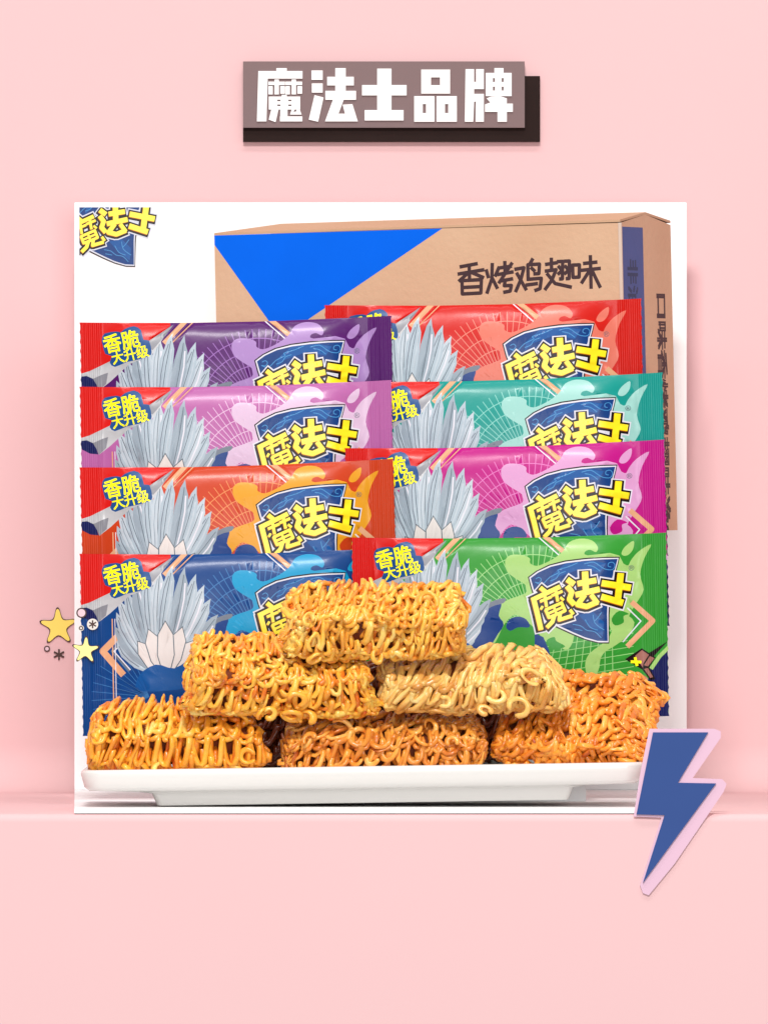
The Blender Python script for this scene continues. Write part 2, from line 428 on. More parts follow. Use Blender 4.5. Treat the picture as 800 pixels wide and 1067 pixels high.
plastic = dict(rough=0.33, coat=0.05, spec=0.18, bump=0.10, bscale=160)
common = {
    DEEP: mat('deep_blue_print', '#0d3f8c', **plastic), RED: mat('red_print', '#e5160f', **plastic),
    FOIL: mat('foil_silver', '#cfcfd2', rough=0.3, var=.18, vscale=90, coat=.3), FOIL2: mat('foil_shade', '#8f8f98', rough=0.35, var=.2, vscale=90),
    BADGE: mat('badge_blue', '#1f5596', **plastic), YEL: mat('badge_yellow', lin('#fff51a', .95), **plastic), PEACH: mat('peach_print', '#f3b489', **plastic),
    WHITE: mat('white_print', '#f4f1fb', **plastic), BLACK: mat('black_print', '#1b0d0c', **plastic), SHB: mat('shield_blue', '#0b3f86', **plastic),
    SHB2: mat('shield_mid_blue', '#0f5aa6', **plastic), SHS: mat('shield_swirl', '#4d9bd8', **plastic),
    GOLD: mat('logo_yellow', lin('#fff010', .95), col2=lin('#ffdc10', .92), vscale=55, rough=.35, coat=.1), ORA: mat('logo_amber', '#e8960e', **plastic), BRN: mat('logo_brown', '#5e2a08', **plastic),
    SIL: mat('feather_pale', '#bdccd8', **plastic), SIL2: mat('feather_grey', '#a7b5c2', **plastic), SIL3: mat('feather_light', '#cfdae4', **plastic), RIB: mat('feather_line', '#65727e', **plastic),
    CREAM: mat('petal_cream', '#f7ece8', **plastic), NAVY: mat('navy_print', '#131a5c', **plastic), CLAY: mat('clay_print', '#b0756a', **plastic), GREY: mat('grey_print', '#7d8594', **plastic),
}
SP = S * 0.966
def wrapper_part(name, u0, u1, sd, mats, parent):
    used = {}; V = []; F = []; M = []
    for t, m in zip(OT, OM):
        cx = sum(OV[i][0] for i in t) / 3
        if not (u0 <= cx < u1): continue
        f = []
        for i in t:
            if i not in used:
                u, v = OV[i]; used[i] = len(V)
                V.append(((u - PW / 2) * SP, -(bulge(u, v, sd) + rib(u) + 1.05) * SP, (PH - v - bow(u, v)) * SP))
            f.append(used[i])
        F.append(f); M.append(m)
    nf = len(F)
    nx = max(3, int((u1 - u0) / 8)); ny = 16; b0 = len(V)
    uu0, uu1 = max(u0, 0.7), min(u1, 325.3)
    for j in range(ny + 1):
        for i in range(nx + 1):
            u = uu0 + (uu1 - uu0) * i / nx; v = PH * j / ny
            V.append(((u - PW / 2) * SP, (bulge(u, v, sd + 5) * .45 + .1) * SP, (PH - v - bow(u, v)) * SP))
    for j in range(ny):
        for i in range(nx):
            q = b0 + j * (nx + 1) + i
            F.append([q, q + 1, q + nx + 2, q + nx + 1]); M.append(BASE)
    # close the rim between the two films (top and bottom folds)
    me = mesh(name, V, F, M)
    return link(name, me, mats, parent, smooth=True)

def lerp(a, b, t): return a + (b - a) * t
PITCH = 0.0085
PACKS = [  # colour word, base, swirl, line, top-left, top-right, order
    ('red', '#dd1d12', '#f4806c', '#f58f7c', (338, 318), (668, 311), 0, 'red flavour snack packet at the top of the right column, in front of the carton'),
    ('purple', '#5c1c70', '#b88fd0', '#a873c4', (83, 336), (408, 329), 1, 'dark purple snack packet at the top of the left column'),
    ('teal', '#12a196', '#a9e2d8', '#8fdccf', (362, 398), (690, 388), 2, 'teal green snack packet second in the right column'),
    ('mauve', '#c56cb0', '#edcbe8', '#f0c4e6', (83, 403), (408, 396), 3, 'pale mauve pink snack packet just under the purple one'),
    ('magenta', '#cb0f8c', '#eaa8da', '#ee7cc8', (359, 467), (692, 458), 4, 'hot magenta snack packet third in the right column'),
    ('orange', '#d8441a', '#f7aa26', '#f6965a', (83, 487), (410, 478), 5, 'burnt orange snack packet with amber swirls in the left column'),
    ('blue', '#0d478e', '#12a6da', '#4583c2', (83, 577), (409, 571), 6, 'royal blue snack packet at the front of the left column, stars stuck on its edge'),
    ('green', '#36a034', '#b1de80', '#a6e28c', (366, 560), (694, 555), 7, 'grass green snack packet at the front of the right column, behind the noodle cakes'),
]
steps = {0: [], 1: []}
packs = {}
for k, (cw, cb, cs, cl, tl, tr, od, lab) in enumerate(PACKS):
    Y = -0.178 - PITCH * od
    wpx = math.hypot(tr[0] - tl[0], tr[1] - tl[1]); sc = wpx * K(Y) * S / (PW * SP)
    ang = math.atan2(tl[1] - tr[1], tr[0] - tl[0])
    A = P(tl[0], tl[1], Y); B_ = P(tr[0], tr[1], Y)
    up = Vector((-math.sin(ang), 0, math.cos(ang)))
    bc = (A + B_) / 2 - up * PH * SP * sc
    e = empty('snack_packet', bc, (0, -ang, 0)); e.scale = (sc, 1, sc)
    tag(e, lab, 'snack packet', 'snack packets overlapping in two columns')
    mats = [None] * 26
    mats[BASE] = mat(cw + '_film', cb, **plastic); mats[SWIRL] = mat(cw + '_swirl', cs, **plastic); mats[LINE] = mat(cw + '_lattice', cl, **plastic)
    for i_, m_ in common.items(): mats[i_] = m_
    wrapper_part('wrapper', 25, 299, k + 1, mats, e)
    wrapper_part('seal', -2, 25, k + 1, mats, e); wrapper_part('seal', 299, 330, k + 1, mats, e)
    steps[0 if tl[0] < 200 else 1].append((Y, bc))
    packs[cw] = (Y, bc, ang, sc)

# white stepped risers that carry the packets, one under each column
m_riser = mat('riser_white', (0.8, 0.8, 0.8, 1), rough=0.5)
for c_, lst in steps.items():
    lst.sort(key=lambda q: -q[0])
    prof = []
    back = lst[0][0] + 0.0085
    prof.append((back, 0.0023))
    for Y, bc in lst:
        z = max(bc.z - 0.0022, 0.004)
        prof.append((back, z)); back = Y - 0.0085; prof.append((back, z))
    prof.append((back, 0.0023))
    cx = lst[1][1].x; hw = 0.037
    n = len(prof)
    V = [(cx - hw, y, z) for y, z in prof] + [(cx + hw, y, z) for y, z in prof]
    F = [list(range(n)), list(range(2 * n - 1, n - 1, -1))] + [[i, i + n, (i + 1) % n + n, (i + 1) % n] for i in range(n)]
    me = mesh('riser', V, F); bm = bmesh.new(); bm.from_mesh(me); bmesh.ops.recalc_face_normals(bm, faces=bm.faces); bm.to_mesh(me); bm.free()
    r = link('stepped_riser', me, [m_riser])
    tag(r, ('white stepped riser hidden under the left column of packets', 'white stepped riser hidden under the right column of packets')[c_], 'display riser')

# ------------------------------------------------------------------ carton
m_kraft = mat('kraft_board', '#ecc4a2', rough=0.75, col2='#e2b593', vscale=14, bump=0.3, bscale=260, spec=.2)
m_kraft2 = mat('kraft_flap', '#e0b896', rough=0.75, col2='#d9ac88', vscale=14, bump=0.12, bscale=220, spec=.25)
m_cblue = mat('carton_blue', '#0070ff', rough=0.8, spec=.1, var=.03, vscale=40, bump=.05)
m_cblue2 = mat('carton_side_blue', '#33579f', rough=0.6, var=.06, vscale=40, bump=.05)
m_ink = mat('carton_ink', '#43262c', rough=0.7, var=.15, vscale=200)
m_rim = mat('carton_worn_edge', '#e6cdbb', rough=0.8)
yaw = math.radians(20); roll = math.radians(1.3)
Yc = -0.166
corner = P(646, 232, Yc)      # near top corner
sF = S * K(Yc)
Wc = 425 * sF / math.cos(yaw); Dc = 56 * sF / math.sin(yaw); Hc = 322 * sF
R = Matrix.Rotation(-roll, 4, 'Y') @ Matrix.Rotation(-yaw, 4, 'Z')
ct = empty('carton', (0, 0, 0))
bl = corner - R.to_3x3() @ Vector((0, 0, Hc))
ct.matrix_world = Matrix.Translation(bl) @ R
tag(ct, 'brown cardboard carton with a bright blue triangle and side band, behind the packets', 'carton')
def fc(x, y):  # picture -> front-face coordinates (px-like, origin at the near lower corner, y up)
    return ((x - 646) / math.cos(yaw) , 322 - (y - 232) - (x - 646) * -0.0227)
fx = Wc / sF
lay = [([(-fx, 312), (-fx, 322), fc(461, 228), fc(289, 334)], 1)]
HAND = [[(85,85),(160,75)],[(75,118),(190,105)],[(125,80),(125,140)],[(120,115),(78,150)],[(130,112),(188,140)],[(90,150),(180,150),(176,212),(90,212),(90,150)],[(90,182),(178,182)],
 [(232,80),(228,150),(205,212)],[(204,108),(212,140)],[(262,98),(245,135)],[(232,150),(252,192)],[(266,100),(318,95)],[(290,74),(290,125)],[(258,130),(325,122)],[(322,82),(262,168)],[(276,160),(322,154)],[(290,160),(285,184),(318,184),(312,210),(284,214)],
 [(338,110),(378,105),(362,160),(338,212)],[(345,130),(385,206)],[(418,68),(405,90)],[(396,162),(396,92),(450,92),(446,136),(425,136)],[(412,108),(426,122)],[(396,160),(457,158),(450,206),(428,213)],[(388,186),(436,182)],
 [(480,95),(530,90)],[(505,70),(505,124)],[(478,126),(526,122),(505,170),(474,210)],[(485,140),(520,186),(592,206)],[(535,85),(557,85),(554,166),(543,166)],[(538,108),(548,120)],[(536,142),(550,130)],[(566,85),(588,85),(585,166),(574,166)],[(568,108),(578,120)],[(566,142),(580,130)],
 [(602,105),(634,105),(631,162),(603,162),(602,105)],[(655,100),(712,97)],[(645,131),(727,127)],[(685,68),(685,214)],[(680,134),(643,188)],[(691,134),(726,212)]]
tx = []
for h_ in HAND: stroke([fc(x_ / 4.444 + 460, y_ / 4.444 + 250) for x_, y_ in h_], 3.9, 2, tx, cap=1.2)
lay += tx
ov, tr_, mi = cdt([(-fx, 0), (0, 0), (0, 322), (-fx, 322)], lay)
link('front_panel', mesh('front_panel', [(v.x * sF, 0, v.y * sF) for v in ov], tr_, mi), [m_kraft, m_cblue, m_ink], ct)
# side panel: blue band next to the corner, printed characters turned on their side
dx_ = Dc / sF
lay = [([(2, -1), (72, -1), (72, 318), (2, 318)], 1)]
tx = []; text('非油炸香脆干吃面', 0, 0, 27, -90, 2, tx, off=0.03, adv=1.02)
lay += [([(20 + a_ * 1.3 , 285 - b_ * 1.0) for a_, b_ in p], 2) for p, m in tx]
tx = []; text('口味香烤鸡翅味净含量', 0, 0, 33, -90, 3, tx, off=0.04, adv=0.98)
lay += [([(112 + a_ * 1.0, 252 - b_ * 0.95) for a_, b_ in p], 3) for p, m in tx]
ov, tr_, mi = cdt([(0, 0), (dx_, 0), (dx_, 322), (0, 322)], lay)
m_ink2 = mat('carton_ink_on_blue', '#1c3a68', rough=.7)
link('side_panel', mesh('side_panel', [(0, v.x * sF, v.y * sF) for v in ov], tr_, mi), [m_kraft, m_cblue2, m_ink2, m_ink], ct)
bx = [(-Wc, 0, 0), (0, 0, 0), (0, Dc, 0), (-Wc, Dc, 0), (-Wc, 0, Hc), (0, 0, Hc), (0, Dc, Hc), (-Wc, Dc, Hc)]
link('back_panel', mesh('cb', [bx[i] for i in (0, 3, 7, 4, 2, 6, 1)], [[0, 1, 2, 3], [1, 4, 5, 2], [0, 6, 4, 1]]), [m_kraft], ct)
# the closed lid bulges up towards the back: two flaps meeting at a seam
lift = 11 * sF
def flap(name, pts, th=0.0012, m=m_kraft2):
    bm = bmesh.new(); vs = [bm.verts.new(p) for p in pts]; bm.faces.new(vs)
    ex = bmesh.ops.extrude_face_region(bm, geom=list(bm.faces))
    for v in ex['geom']:
        if isinstance(v, bmesh.types.BMVert): v.co.z += th
    bmesh.ops.recalc_face_normals(bm, faces=bm.faces)
    me = bpy.data.meshes.new(name); bm.to_mesh(me); bm.free(); return link(name, me, [m], ct)
flap('lid_flap', [(-Wc, 0, Hc), (0, -0.0004, Hc + 0.0004), (0, Dc * .5, Hc + lift * .9), (-Wc + 45 * sF, Dc * .5, Hc + lift * .9)])
flap('lid_flap', [(-Wc + 45 * sF, Dc * .5, Hc + lift * .9), (0, Dc * .5, Hc + lift * .9), (0, Dc, Hc + lift * .2), (-Wc, Dc, Hc)])
link('lid_gable', mesh('gable', [(0, 0, Hc), (0, Dc, Hc), (0, Dc * .5, Hc + lift * .9)], [[0, 1, 2]]), [m_kraft], ct)
# pale worn edge along the near corner
wb = box_mesh('edge_trim', -0.0012, 0.0006, -0.0006, 0.0010, 0, Hc, bev=.0003); link('worn_edge', wb, [m_rim], ct)
# narrow stand below the carton so it rests on something
zb = P(646, 554, Yc).z
st = box_mesh('block', -0.060, 0.062, -0.158, -0.03, 0.0023, zb - 0.0035)
st = link('carton_block', st, [m_riser]); tag(st, 'white block hidden behind the packets, carrying the cardboard carton', 'display block')

# ------------------------------------------------------------------ printed logo on the white card
o_ = []
def Cr(X, Y): return (162.5 + (X - 722) * 0.141, 228.0 + (Y - 232) * 0.141)
logo(o_, Cr, 0.141, 1, 2, 3, 4, 5, 6, 7, 8)
r0 = (83, 216, 165, 290)
mats_ = [m_white, mat('emblem_white', '#e9ecfa', rough=.5)] + [common[i] for i in (BLACK, SHB, SHB2, SHS, GOLD, ORA, BRN)]
pt = P(83, 216, Yb - 0.0003)
em = slab('emblem_print', [(83, 216), (165, 216), (165, 290), (83, 290)], 0.0002, mats_, o_, drop=0, org=(83, 216), sc=S * K(Yb))
em.location = pt - Vector((0, -0.0, 0)); em.parent = bd; em.location = pt - bd.location

# ------------------------------------------------------------------ tray
def rrect(w_, d_, r, n=8):
    out = []
    for cx, cy, a0 in ((w_ / 2 - r, d_ / 2 - r, 0), (-w_ / 2 + r, d_ / 2 - r, 90), (-w_ / 2 + r, -d_ / 2 + r, 180), (w_ / 2 - r, -d_ / 2 + r, 270)):
        for i in range(n + 1):
            t = math.radians(a0 + 90 * i / n); out.append((cx + r * math.cos(t), cy + r * math.sin(t)))
    return out
TY = -0.3165; sT = S * K(-0.37)
TWp, TDp = 588, 234
secs = [(80, 0), (79, 1), (74, 13), (60, 15), (9, 17), (4, 21), (0.5, 35), (1.5, 38), (4, 39), (9, 38), (26, 31), (60, 30)]
V = []; F = []
for ins, z in secs:
    iy = min(ins, 100) * (0.45 if ins > 40 else 1)
    for x, y in rrect(TWp - 2 * ins, TDp - 2 * iy, max(6, 20 - ins * .2)): V.append((x * sT, y * sT, z * sT))
n = len(V) // len(secs)
for s_ in range(len(secs) - 1):
    for i in range(n): F.append([s_ * n + i, s_ * n + (i + 1) % n, (s_ + 1) * n + (i + 1) % n, (s_ + 1) * n + i])
F.append(list(range(n))[::-1]); F.append(list(range((len(secs) - 1) * n, len(secs) * n)))
m_tray = mat('tray_porcelain', (0.70, 0.68, 0.655, 1), rough=0.25, coat=.3)
tray = link('serving_tray', mesh('tray', V, F), [m_tray], smooth=True)
tray.location = (P(378, 843, -0.37).x, TY, 0.0024 + 0.0018); tray.rotation_euler = (0, math.radians(-0.85), 0)
tag(tray, 'long off-white ceramic serving tray on a short foot, under the noodle cakes', 'tray')

# ------------------------------------------------------------------ noodle cakes
def noodle_mat(name, pale, mid, deep):
    m = bpy.data.materials.new(name); m.use_nodes = True; nt = m.node_tree; b = nt.nodes['Principled BSDF']
    tc = nt.nodes.new('ShaderNodeTexCoord'); n = nt.nodes.new('ShaderNodeTexNoise'); n.inputs['Scale'].default_value = 110; n.inputs['Detail'].default_value = 3
    at = nt.nodes.new('ShaderNodeAttribute'); at.attribute_name = 'tone'
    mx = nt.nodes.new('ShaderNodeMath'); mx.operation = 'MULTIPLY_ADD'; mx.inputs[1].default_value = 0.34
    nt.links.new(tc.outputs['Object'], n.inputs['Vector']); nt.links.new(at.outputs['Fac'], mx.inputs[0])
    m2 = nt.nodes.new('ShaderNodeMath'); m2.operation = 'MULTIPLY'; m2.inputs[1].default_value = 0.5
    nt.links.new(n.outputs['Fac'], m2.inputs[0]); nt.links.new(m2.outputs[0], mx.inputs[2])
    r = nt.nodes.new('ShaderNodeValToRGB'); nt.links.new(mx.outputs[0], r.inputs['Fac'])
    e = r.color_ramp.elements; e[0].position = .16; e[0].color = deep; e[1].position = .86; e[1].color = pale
    k = e.new(.5); k.color = mid
    nt.links.new(r.outputs[0], b.inputs['Base Color'])
    b.inputs['Roughness'].default_value = .30; b.inputs['Coat Weight'].default_value = .3; b.inputs['Coat Roughness'].default_value = .18
    b.inputs['Subsurface Weight'].default_value = .15; b.inputs['Subsurface Radius'].default_value = (.0025, .001, .0003); b.inputs['Subsurface Scale'].default_value = 1
    n3 = nt.nodes.new('ShaderNodeTexNoise'); n3.inputs['Scale'].default_value = 700; nt.links.new(tc.outputs['Object'], n3.inputs['Vector'])
    bp = nt.nodes.new('ShaderNodeBump'); bp.inputs['Strength'].default_value = .35; bp.inputs['Distance'].default_value = .0006
    nt.links.new(n3.outputs['Fac'], bp.inputs['Height']); nt.links.new(bp.outputs[0], b.inputs['Normal'])
    return m
def L3(h): return lin(h, 1.0)

def tube(path, r, V, F, T, tone, ns=8):
    p = np.asarray(path); n = len(p)
    if n < 4: return
    t = np.gradient(p, axis=0); t /= np.linalg.norm(t, axis=1)[:, None] + 1e-9
    nrm = np.cross(t[0], [0.3, 0.9, 0.2]); nrm /= np.linalg.norm(nrm) + 1e-9
    b0 = len(V)
    for i in range(n):
        nrm = nrm - t[i] * nrm.dot(t[i]); nrm /= np.linalg.norm(nrm) + 1e-9
        bn = np.cross(t[i], nrm)
        rr = r * (0.55 if i in (0, n - 1) else 1.0)
        for k in range(ns):
            a_ = 2 * math.pi * k / ns; V.append(p[i] + (nrm * math.cos(a_) * 1.12 + bn * math.sin(a_) * .9) * rr); T.append(tone)
    for i in range(n - 1):
        for k in range(ns):
            q = b0 + i * ns; F.append([q + k, q + (k + 1) % ns, q + ns + (k + 1) % ns, q + ns + k])
    F.append([b0 + k for k in range(ns)][::-1]); F.append([b0 + (n - 1) * ns + k for k in range(ns)])

def cake_mesh(W, Dp, H, amp, lam, chaos, seed, r=3.1, lean=0.0, lump=3.0, top_chaos=None):
    """block of fried noodle: every strand runs in waves along a face; units px"""
    rg = random.Random(seed); V = []; F = []; T = []
    tch = chaos if top_chaos is None else top_chaos
    rc = 20
    def clampbox(q):
        hx, hy, hz = W / 2 - r, Dp / 2 - r, H / 2 - r
        nn = 1.03 + lump / 26 * noise.noise(Vector((q[0] * .03 + seed, q[1] * .03, q[2] * .03))) + .09 * noise.noise(Vector((q[0] * .11 + seed, q[1] * .11, q[2] * .11)))
        hx *= nn; hy *= nn; hz *= nn
        v = Vector(q); c = Vector((max(-hx + rc, min(hx - rc, v.x)), max(-hy + rc, min(hy - rc, v.y)), max(-hz + rc, min(hz - rc, v.z))))
        d = v - c
        if d.length > rc: v = c + d * (rc / d.length)
        return (v.x, v.y, v.z)
    def run(o0, du, wv, nv, length, A, lm, ch, tone):
        """o0 start; du travel dir; wv wave dir; nv face normal"""
        o0 = Vector(o0); du = Vector(du); wv = Vector(wv); nv = Vector(nv)
        ph = rg.uniform(0, 6.28); st = lm / 9; n = int(length / st); path = []
        sd = rg.uniform(0, 100); rot = rg.uniform(-.5, .5) * ch
        x = 0; thick = r * rg.uniform(.88, 1.1)
        for i in range(n):
            g = noise.noise(Vector((x * .035, sd, 0))); g2 = noise.noise(Vector((x * .05, sd, 9))); g3 = noise.noise(Vector((x * .04, sd, 19)))
            a_ = A * (1 + .5 * g * ch * 1.6)
            s_ = math.sin(ph + 2 * math.pi * x / lm + g2 * 2.2 * ch)
            s_ = math.copysign(abs(s_) ** .75, s_)
            c_ = math.cos(ph + 2 * math.pi * x / lm + g2 * 2.2 * ch)
            th = rot + g3 * 1.5 * ch
            q = o0 + du * (x + lean * a_ * s_ + c_ * lm * .10 * (1 + ch)) + wv * (a_ * s_ * math.cos(th) + g2 * 6 * ch) + nv * (a_ * s_ * math.sin(th) * .6 + c_ * 3.6 + g * 5.5 * ch)
            path.append(clampbox(q)); x += st
        # drop stretches squeezed into a point
        tube(path, thick, V, F, T, tone)
    def face(cx, du, wv, nv, Lu, Lw, A, lm, ch, depthn, sp):
        for dpt in range(depthn):
            k = -Lw / 2 + A * .6
            while k <= Lw / 2 - A * .3:
                x = -Lu / 2 - rg.uniform(0, 8)
                while x < Lu / 2 - 10:
                    ln = rg.uniform(.3, .9) * Lu if ch < .5 else rg.uniform(18, 55)
                    ln = min(ln, Lu / 2 - x)
                    o0 = Vector(cx) + Vector(du) * x + Vector(wv) * (k + rg.uniform(-3, 3)) - Vector(nv) * (r * .8 + dpt * 7 + rg.uniform(-1.5, 3) + (4.0 * rg.random() * ch))
                    run(o0, du, wv, nv, ln, A * rg.uniform(.8, 1.15), lm * rg.uniform(.85, 1.2), ch, min(1, max(0, rg.gauss(.62, .2) - dpt * .3)))  # deeper layers get a darker tone, recess shade put into the strand colour
                    x += ln - rg.uniform(0, 8)
                k += sp * 1.02
    face((0, -Dp / 2, 0), (1, 0, 0), (0, 0, 1), (0, -1, 0), W, H, amp, lam, chaos, 2, amp * 1.15)
    face((0, 0, H / 2), (1, 0, 0), (0, 1, 0), (0, 0, 1), W, Dp, amp, lam, tch, 2, amp * 1.15)
    face((W / 2, 0, 0), (0, 1, 0), (0, 0, 1), (1, 0, 0), Dp, H, amp, lam, chaos, 1, amp * 1.15)
    face((-W / 2, 0, 0), (0, 1, 0), (0, 0, 1), (-1, 0, 0), Dp, H, amp, lam, chaos, 1, amp * 1.15)
    face((0, 0, -H / 2), (1, 0, 0), (0, 1, 0), (0, 0, -1), W, Dp, amp * 1.3, lam * 1.3, tch, 1, amp * 2.2)
    # loose curls standing off the edges
    for _ in range(int(3 + 7 * chaos)):
        sx = rg.uniform(-W / 2 + 12, W / 2 - 12); e = rg.choice(((0, -Dp / 2, -H / 2 + 12), (0, -Dp / 2, H / 2 - 4), (0, -Dp / 2, 0), (0, -Dp / 4, H / 2)))
        c = Vector((sx, e[1] - 1, e[2])); R_ = rg.uniform(5, 9); a0 = rg.uniform(0, 6.28); sp = rg.uniform(2.5, 5); ax = Euler((rg.uniform(-.8, .8), rg.uniform(-.5, .5), rg.uniform(-.7, .7))).to_matrix()
        path = [tuple(c + ax @ Vector((R_ * math.cos(a0 + t * .4), rg.uniform(-.1, .1) - t * .15 + 1, R_ * math.sin(a0 + t * .4)))) for t in range(int(sp * 2.5) + 4)]
        tube(path, r * .95, V, F, T, min(1, max(0, rg.gauss(.62, .18))))
    nm = len(F)
    # core box, its dark brown stands for the shade between strands
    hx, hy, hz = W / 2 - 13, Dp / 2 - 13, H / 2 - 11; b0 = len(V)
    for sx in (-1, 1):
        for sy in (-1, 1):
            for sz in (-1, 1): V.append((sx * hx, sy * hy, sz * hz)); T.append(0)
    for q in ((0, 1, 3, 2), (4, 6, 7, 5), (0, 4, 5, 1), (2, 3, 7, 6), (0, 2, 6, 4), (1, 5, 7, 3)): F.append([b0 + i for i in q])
    return V, F, T, nm

m_core = mat('noodle_gap_shade', '#7a3208', rough=.8, var=.3, vscale=120)  # dark brown carries the shade in the gaps between strands
def cake(label, cx, cy, Y, W, Dp, H, rot, amp, lam, chaos, seed, cols, taper=0, shear=0, **kw):
    V, F, T, nm = cake_mesh(W, Dp, H, amp, lam, chaos, seed, **kw)
    def deform(v):
        x, y, z = v
        t = .5 * z / (H / 2) + .5 * y / (Dp / 2)
        n1 = noise.noise_vector(Vector((x * .016 + seed, y * .02, z * .02))) * 8
        n2 = noise.noise_vector(Vector((x * .05 + seed, y * .05, z * .05 + 7))) * 2.8
        return (x * (1 - taper * t) + shear * t + n1.x + n2.x, y + n1.y * .5 + n2.y, z * (1 - .10 * (2 * x / W) ** 4) + n1.z * .7 + n2.z)
    V = [deform(v) for v in V]
    s = S * K(Y)
    me = mesh('noodle_cake', [(v[0] * s, v[1] * s, v[2] * s) for v in V], F, [0] * nm + [1] * (len(F) - nm))
    at = me.attributes.new('tone', 'FLOAT', 'POINT'); at.data.foreach_set('value', [float(t) for t in T])
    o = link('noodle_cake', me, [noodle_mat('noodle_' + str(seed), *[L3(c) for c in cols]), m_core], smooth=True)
    o.location = P(cx, cy, Y); o.rotation_euler = [math.radians(a_) for a_ in rot]
    tag(o, label, 'noodle cake', 'fried noodle cakes piled on the white tray')
    return o
cake('golden noodle cake with tall even waves at the left end of the tray', 184, 766, -0.322, 180, 92, 60, (24, 0, 3), 19, 12.5, .42, 11, ('#fff09a', '#ffb636', '#d44c04'), taper=.16, shear=-4, top_chaos=1.0, r=2.7)
cake('orange brown noodle cake with loose curls in the middle of the tray', 403, 775, -0.322, 204, 92, 56, (20, 0, -2), 13, 17, 1.0, 12, ('#ffe594', '#faa640', '#b04208'), taper=.04, r=2.55)
cake('deep orange noodle cake lying wide at the right end of the tray', 601, 750, -0.320, 164, 138, 42, (36, 1, -15), 9, 16, 1.0, 13, ('#ffd670', '#fa9c30', '#b84808'), taper=.10, shear=-14, r=2.6)
cake('yellow and orange chunky noodle cake on the left of the second layer', 291, 703, -0.334, 186, 98, 64, (28, 1, 5), 12, 14, 1.0, 14, ('#fff2a4', '#ffbe42', '#de4e06'), taper=.12, shear=-6, r=2.7)
cake('pale cream noodle cake with wide loops, right of the second layer', 489, 707, -0.332, 186, 92, 52, (24, -1, -4), 22, 13.5, .4, 15, ('#fff2b4', '#fac86e', '#c46c12'), lean=.3, taper=.07, shear=-8, top_chaos=1.0, r=2.9)
cake('amber noodle cake on top of the whole pile', 391, 646, -0.344, 186, 92, 62, (27, 0, 1), 12, 13, .95, 16, ('#fff0a0', '#ffbe48', '#d45606'), taper=.03, r=2.65)
cake('noodle cake added behind the left and middle cakes, coloured dark for the shade in the gap', 300, 765, -0.272, 150, 50, 70, (0, 0, 0), 12, 15, .8, 17, ('#9c5018', '#6e2a0a', '#3f1205'))  # added cake, its dark colours stand for the shade between the cakes
cake('noodle cake added behind the right half of the tray, coloured dark to stand for shade', 450, 742, -0.272, 190, 50, 108, (0, 0, 0), 12, 15, .8, 18, ('#9c5018', '#6e2a0a', '#3f1205'))  # second added cake, shade put into its dark browns

# ------------------------------------------------------------------ title sign on the wall
def T1(X, Y): return (X / 5.333 + 258, Y / 5.333 + 65)
def T2(X, Y): return (X / 6.4 + 420, Y / 6.4 + 65)
def T0(X, Y): return (X / 2.222 + 230, Y / 2.222 + 40)
def rc_(f, a_, b_, c_, d_): return mp_(f, [(a_, b_), (c_, b_), (c_, d_), (a_, d_)])
LT = []
def on(p): LT.append((p, 1))
def off(p): LT.append((p, 2))
on(rc_(T1, 60, 48, 305, 90)); on(rc_(T1, 160, 32, 218, 50)); on(mp_(T1, [(60, 48), (112, 48), (112, 90), (105, 328), (52, 328)]))
for a_ in (116, 211):
    on(rc_(T1, a_, 107, a_ + 92, 126)); on(rc_(T1, a_ + 34, 95, a_ + 58, 178)); on(rc_(T1, a_, 132, a_ + 24, 178)); on(rc_(T1, a_ + 66, 132, a_ + 92, 174))
on(rc_(T1, 118, 190, 292, 262)); on(rc_(T1, 190, 180, 218, 192))
for a_ in (165, 226):
    for b_ in (207, 234): off(rc_(T1, a_, b_, a_ + 18, b_ + 9))
on(mp_(T1, [(132, 262), (172, 262), (156, 332), (118, 318)])); on(rc_(T1, 182, 260, 222, 300)); on(rc_(T1, 180, 300, 304, 328)); on(mp_(T1, [(245, 262), (290, 262), (300, 290), (236, 290)])); off(mp_(T1, [(262, 262), (274, 262), (268, 274), (255, 274)])); off(rc_(T1, 226, 293, 292, 297))
on(rc_(T1, 355, 45, 417, 97)); on(rc_(T1, 357, 117, 417, 168)); on(mp_(T1, [(372, 182), (422, 195), (392, 330), (340, 318)]))
on(rc_(T1, 487, 32, 545, 208)); on(rc_(T1, 442, 80, 590, 128)); on(rc_(T1, 432, 158, 602, 208)); on(mp_(T1, [(475, 205), (535, 205), (505, 285), (541, 285), (528, 235), (582, 232), (612, 328), (430, 328)]))
on(rc_(T0, 362, 70, 395, 185)); on(rc_(T0, 327, 108, 430, 132)); on(rc_(T0, 333, 166, 423, 190))
on(rc_(T2, 120, 48, 312, 208)); off(rc_(T2, 185, 100, 245, 152)); on(rc_(T2, 73, 225, 208, 396)); off(rc_(T2, 130, 278, 152, 338)); on(rc_(T2, 222, 225, 357, 396)); off(rc_(T2, 278, 278, 300, 338))
on(mp_(T2, [(415, 45), (537, 45), (537, 396), (410, 396)])); off(rc_(T2, 472, 40, 485, 130)); off(rc_(T2, 472, 178, 540, 210)); off(mp_(T2, [(472, 262), (484, 262), (482, 400), (466, 400)]))
on(rc_(T2, 550, 70, 722, 225)); on(rc_(T2, 607, 38, 668, 72))
for a_ in (597, 655):
    for b_ in (105, 162): off(rc_(T2, a_, b_, a_ + 14, b_ + 26))
on(mp_(T2, [(585, 228), (645, 225), (690, 240), (690, 275), (730, 275), (730, 330), (690, 330), (690, 396), (628, 396), (628, 330), (545, 330), (545, 280), (580, 268), (555, 240)]))
sg = empty('title_sign', P(400, 106, WY))
tag(sg, 'mauve title sign with white Chinese lettering over a dark plate standing for its drop shadow, on the pink wall', 'sign')
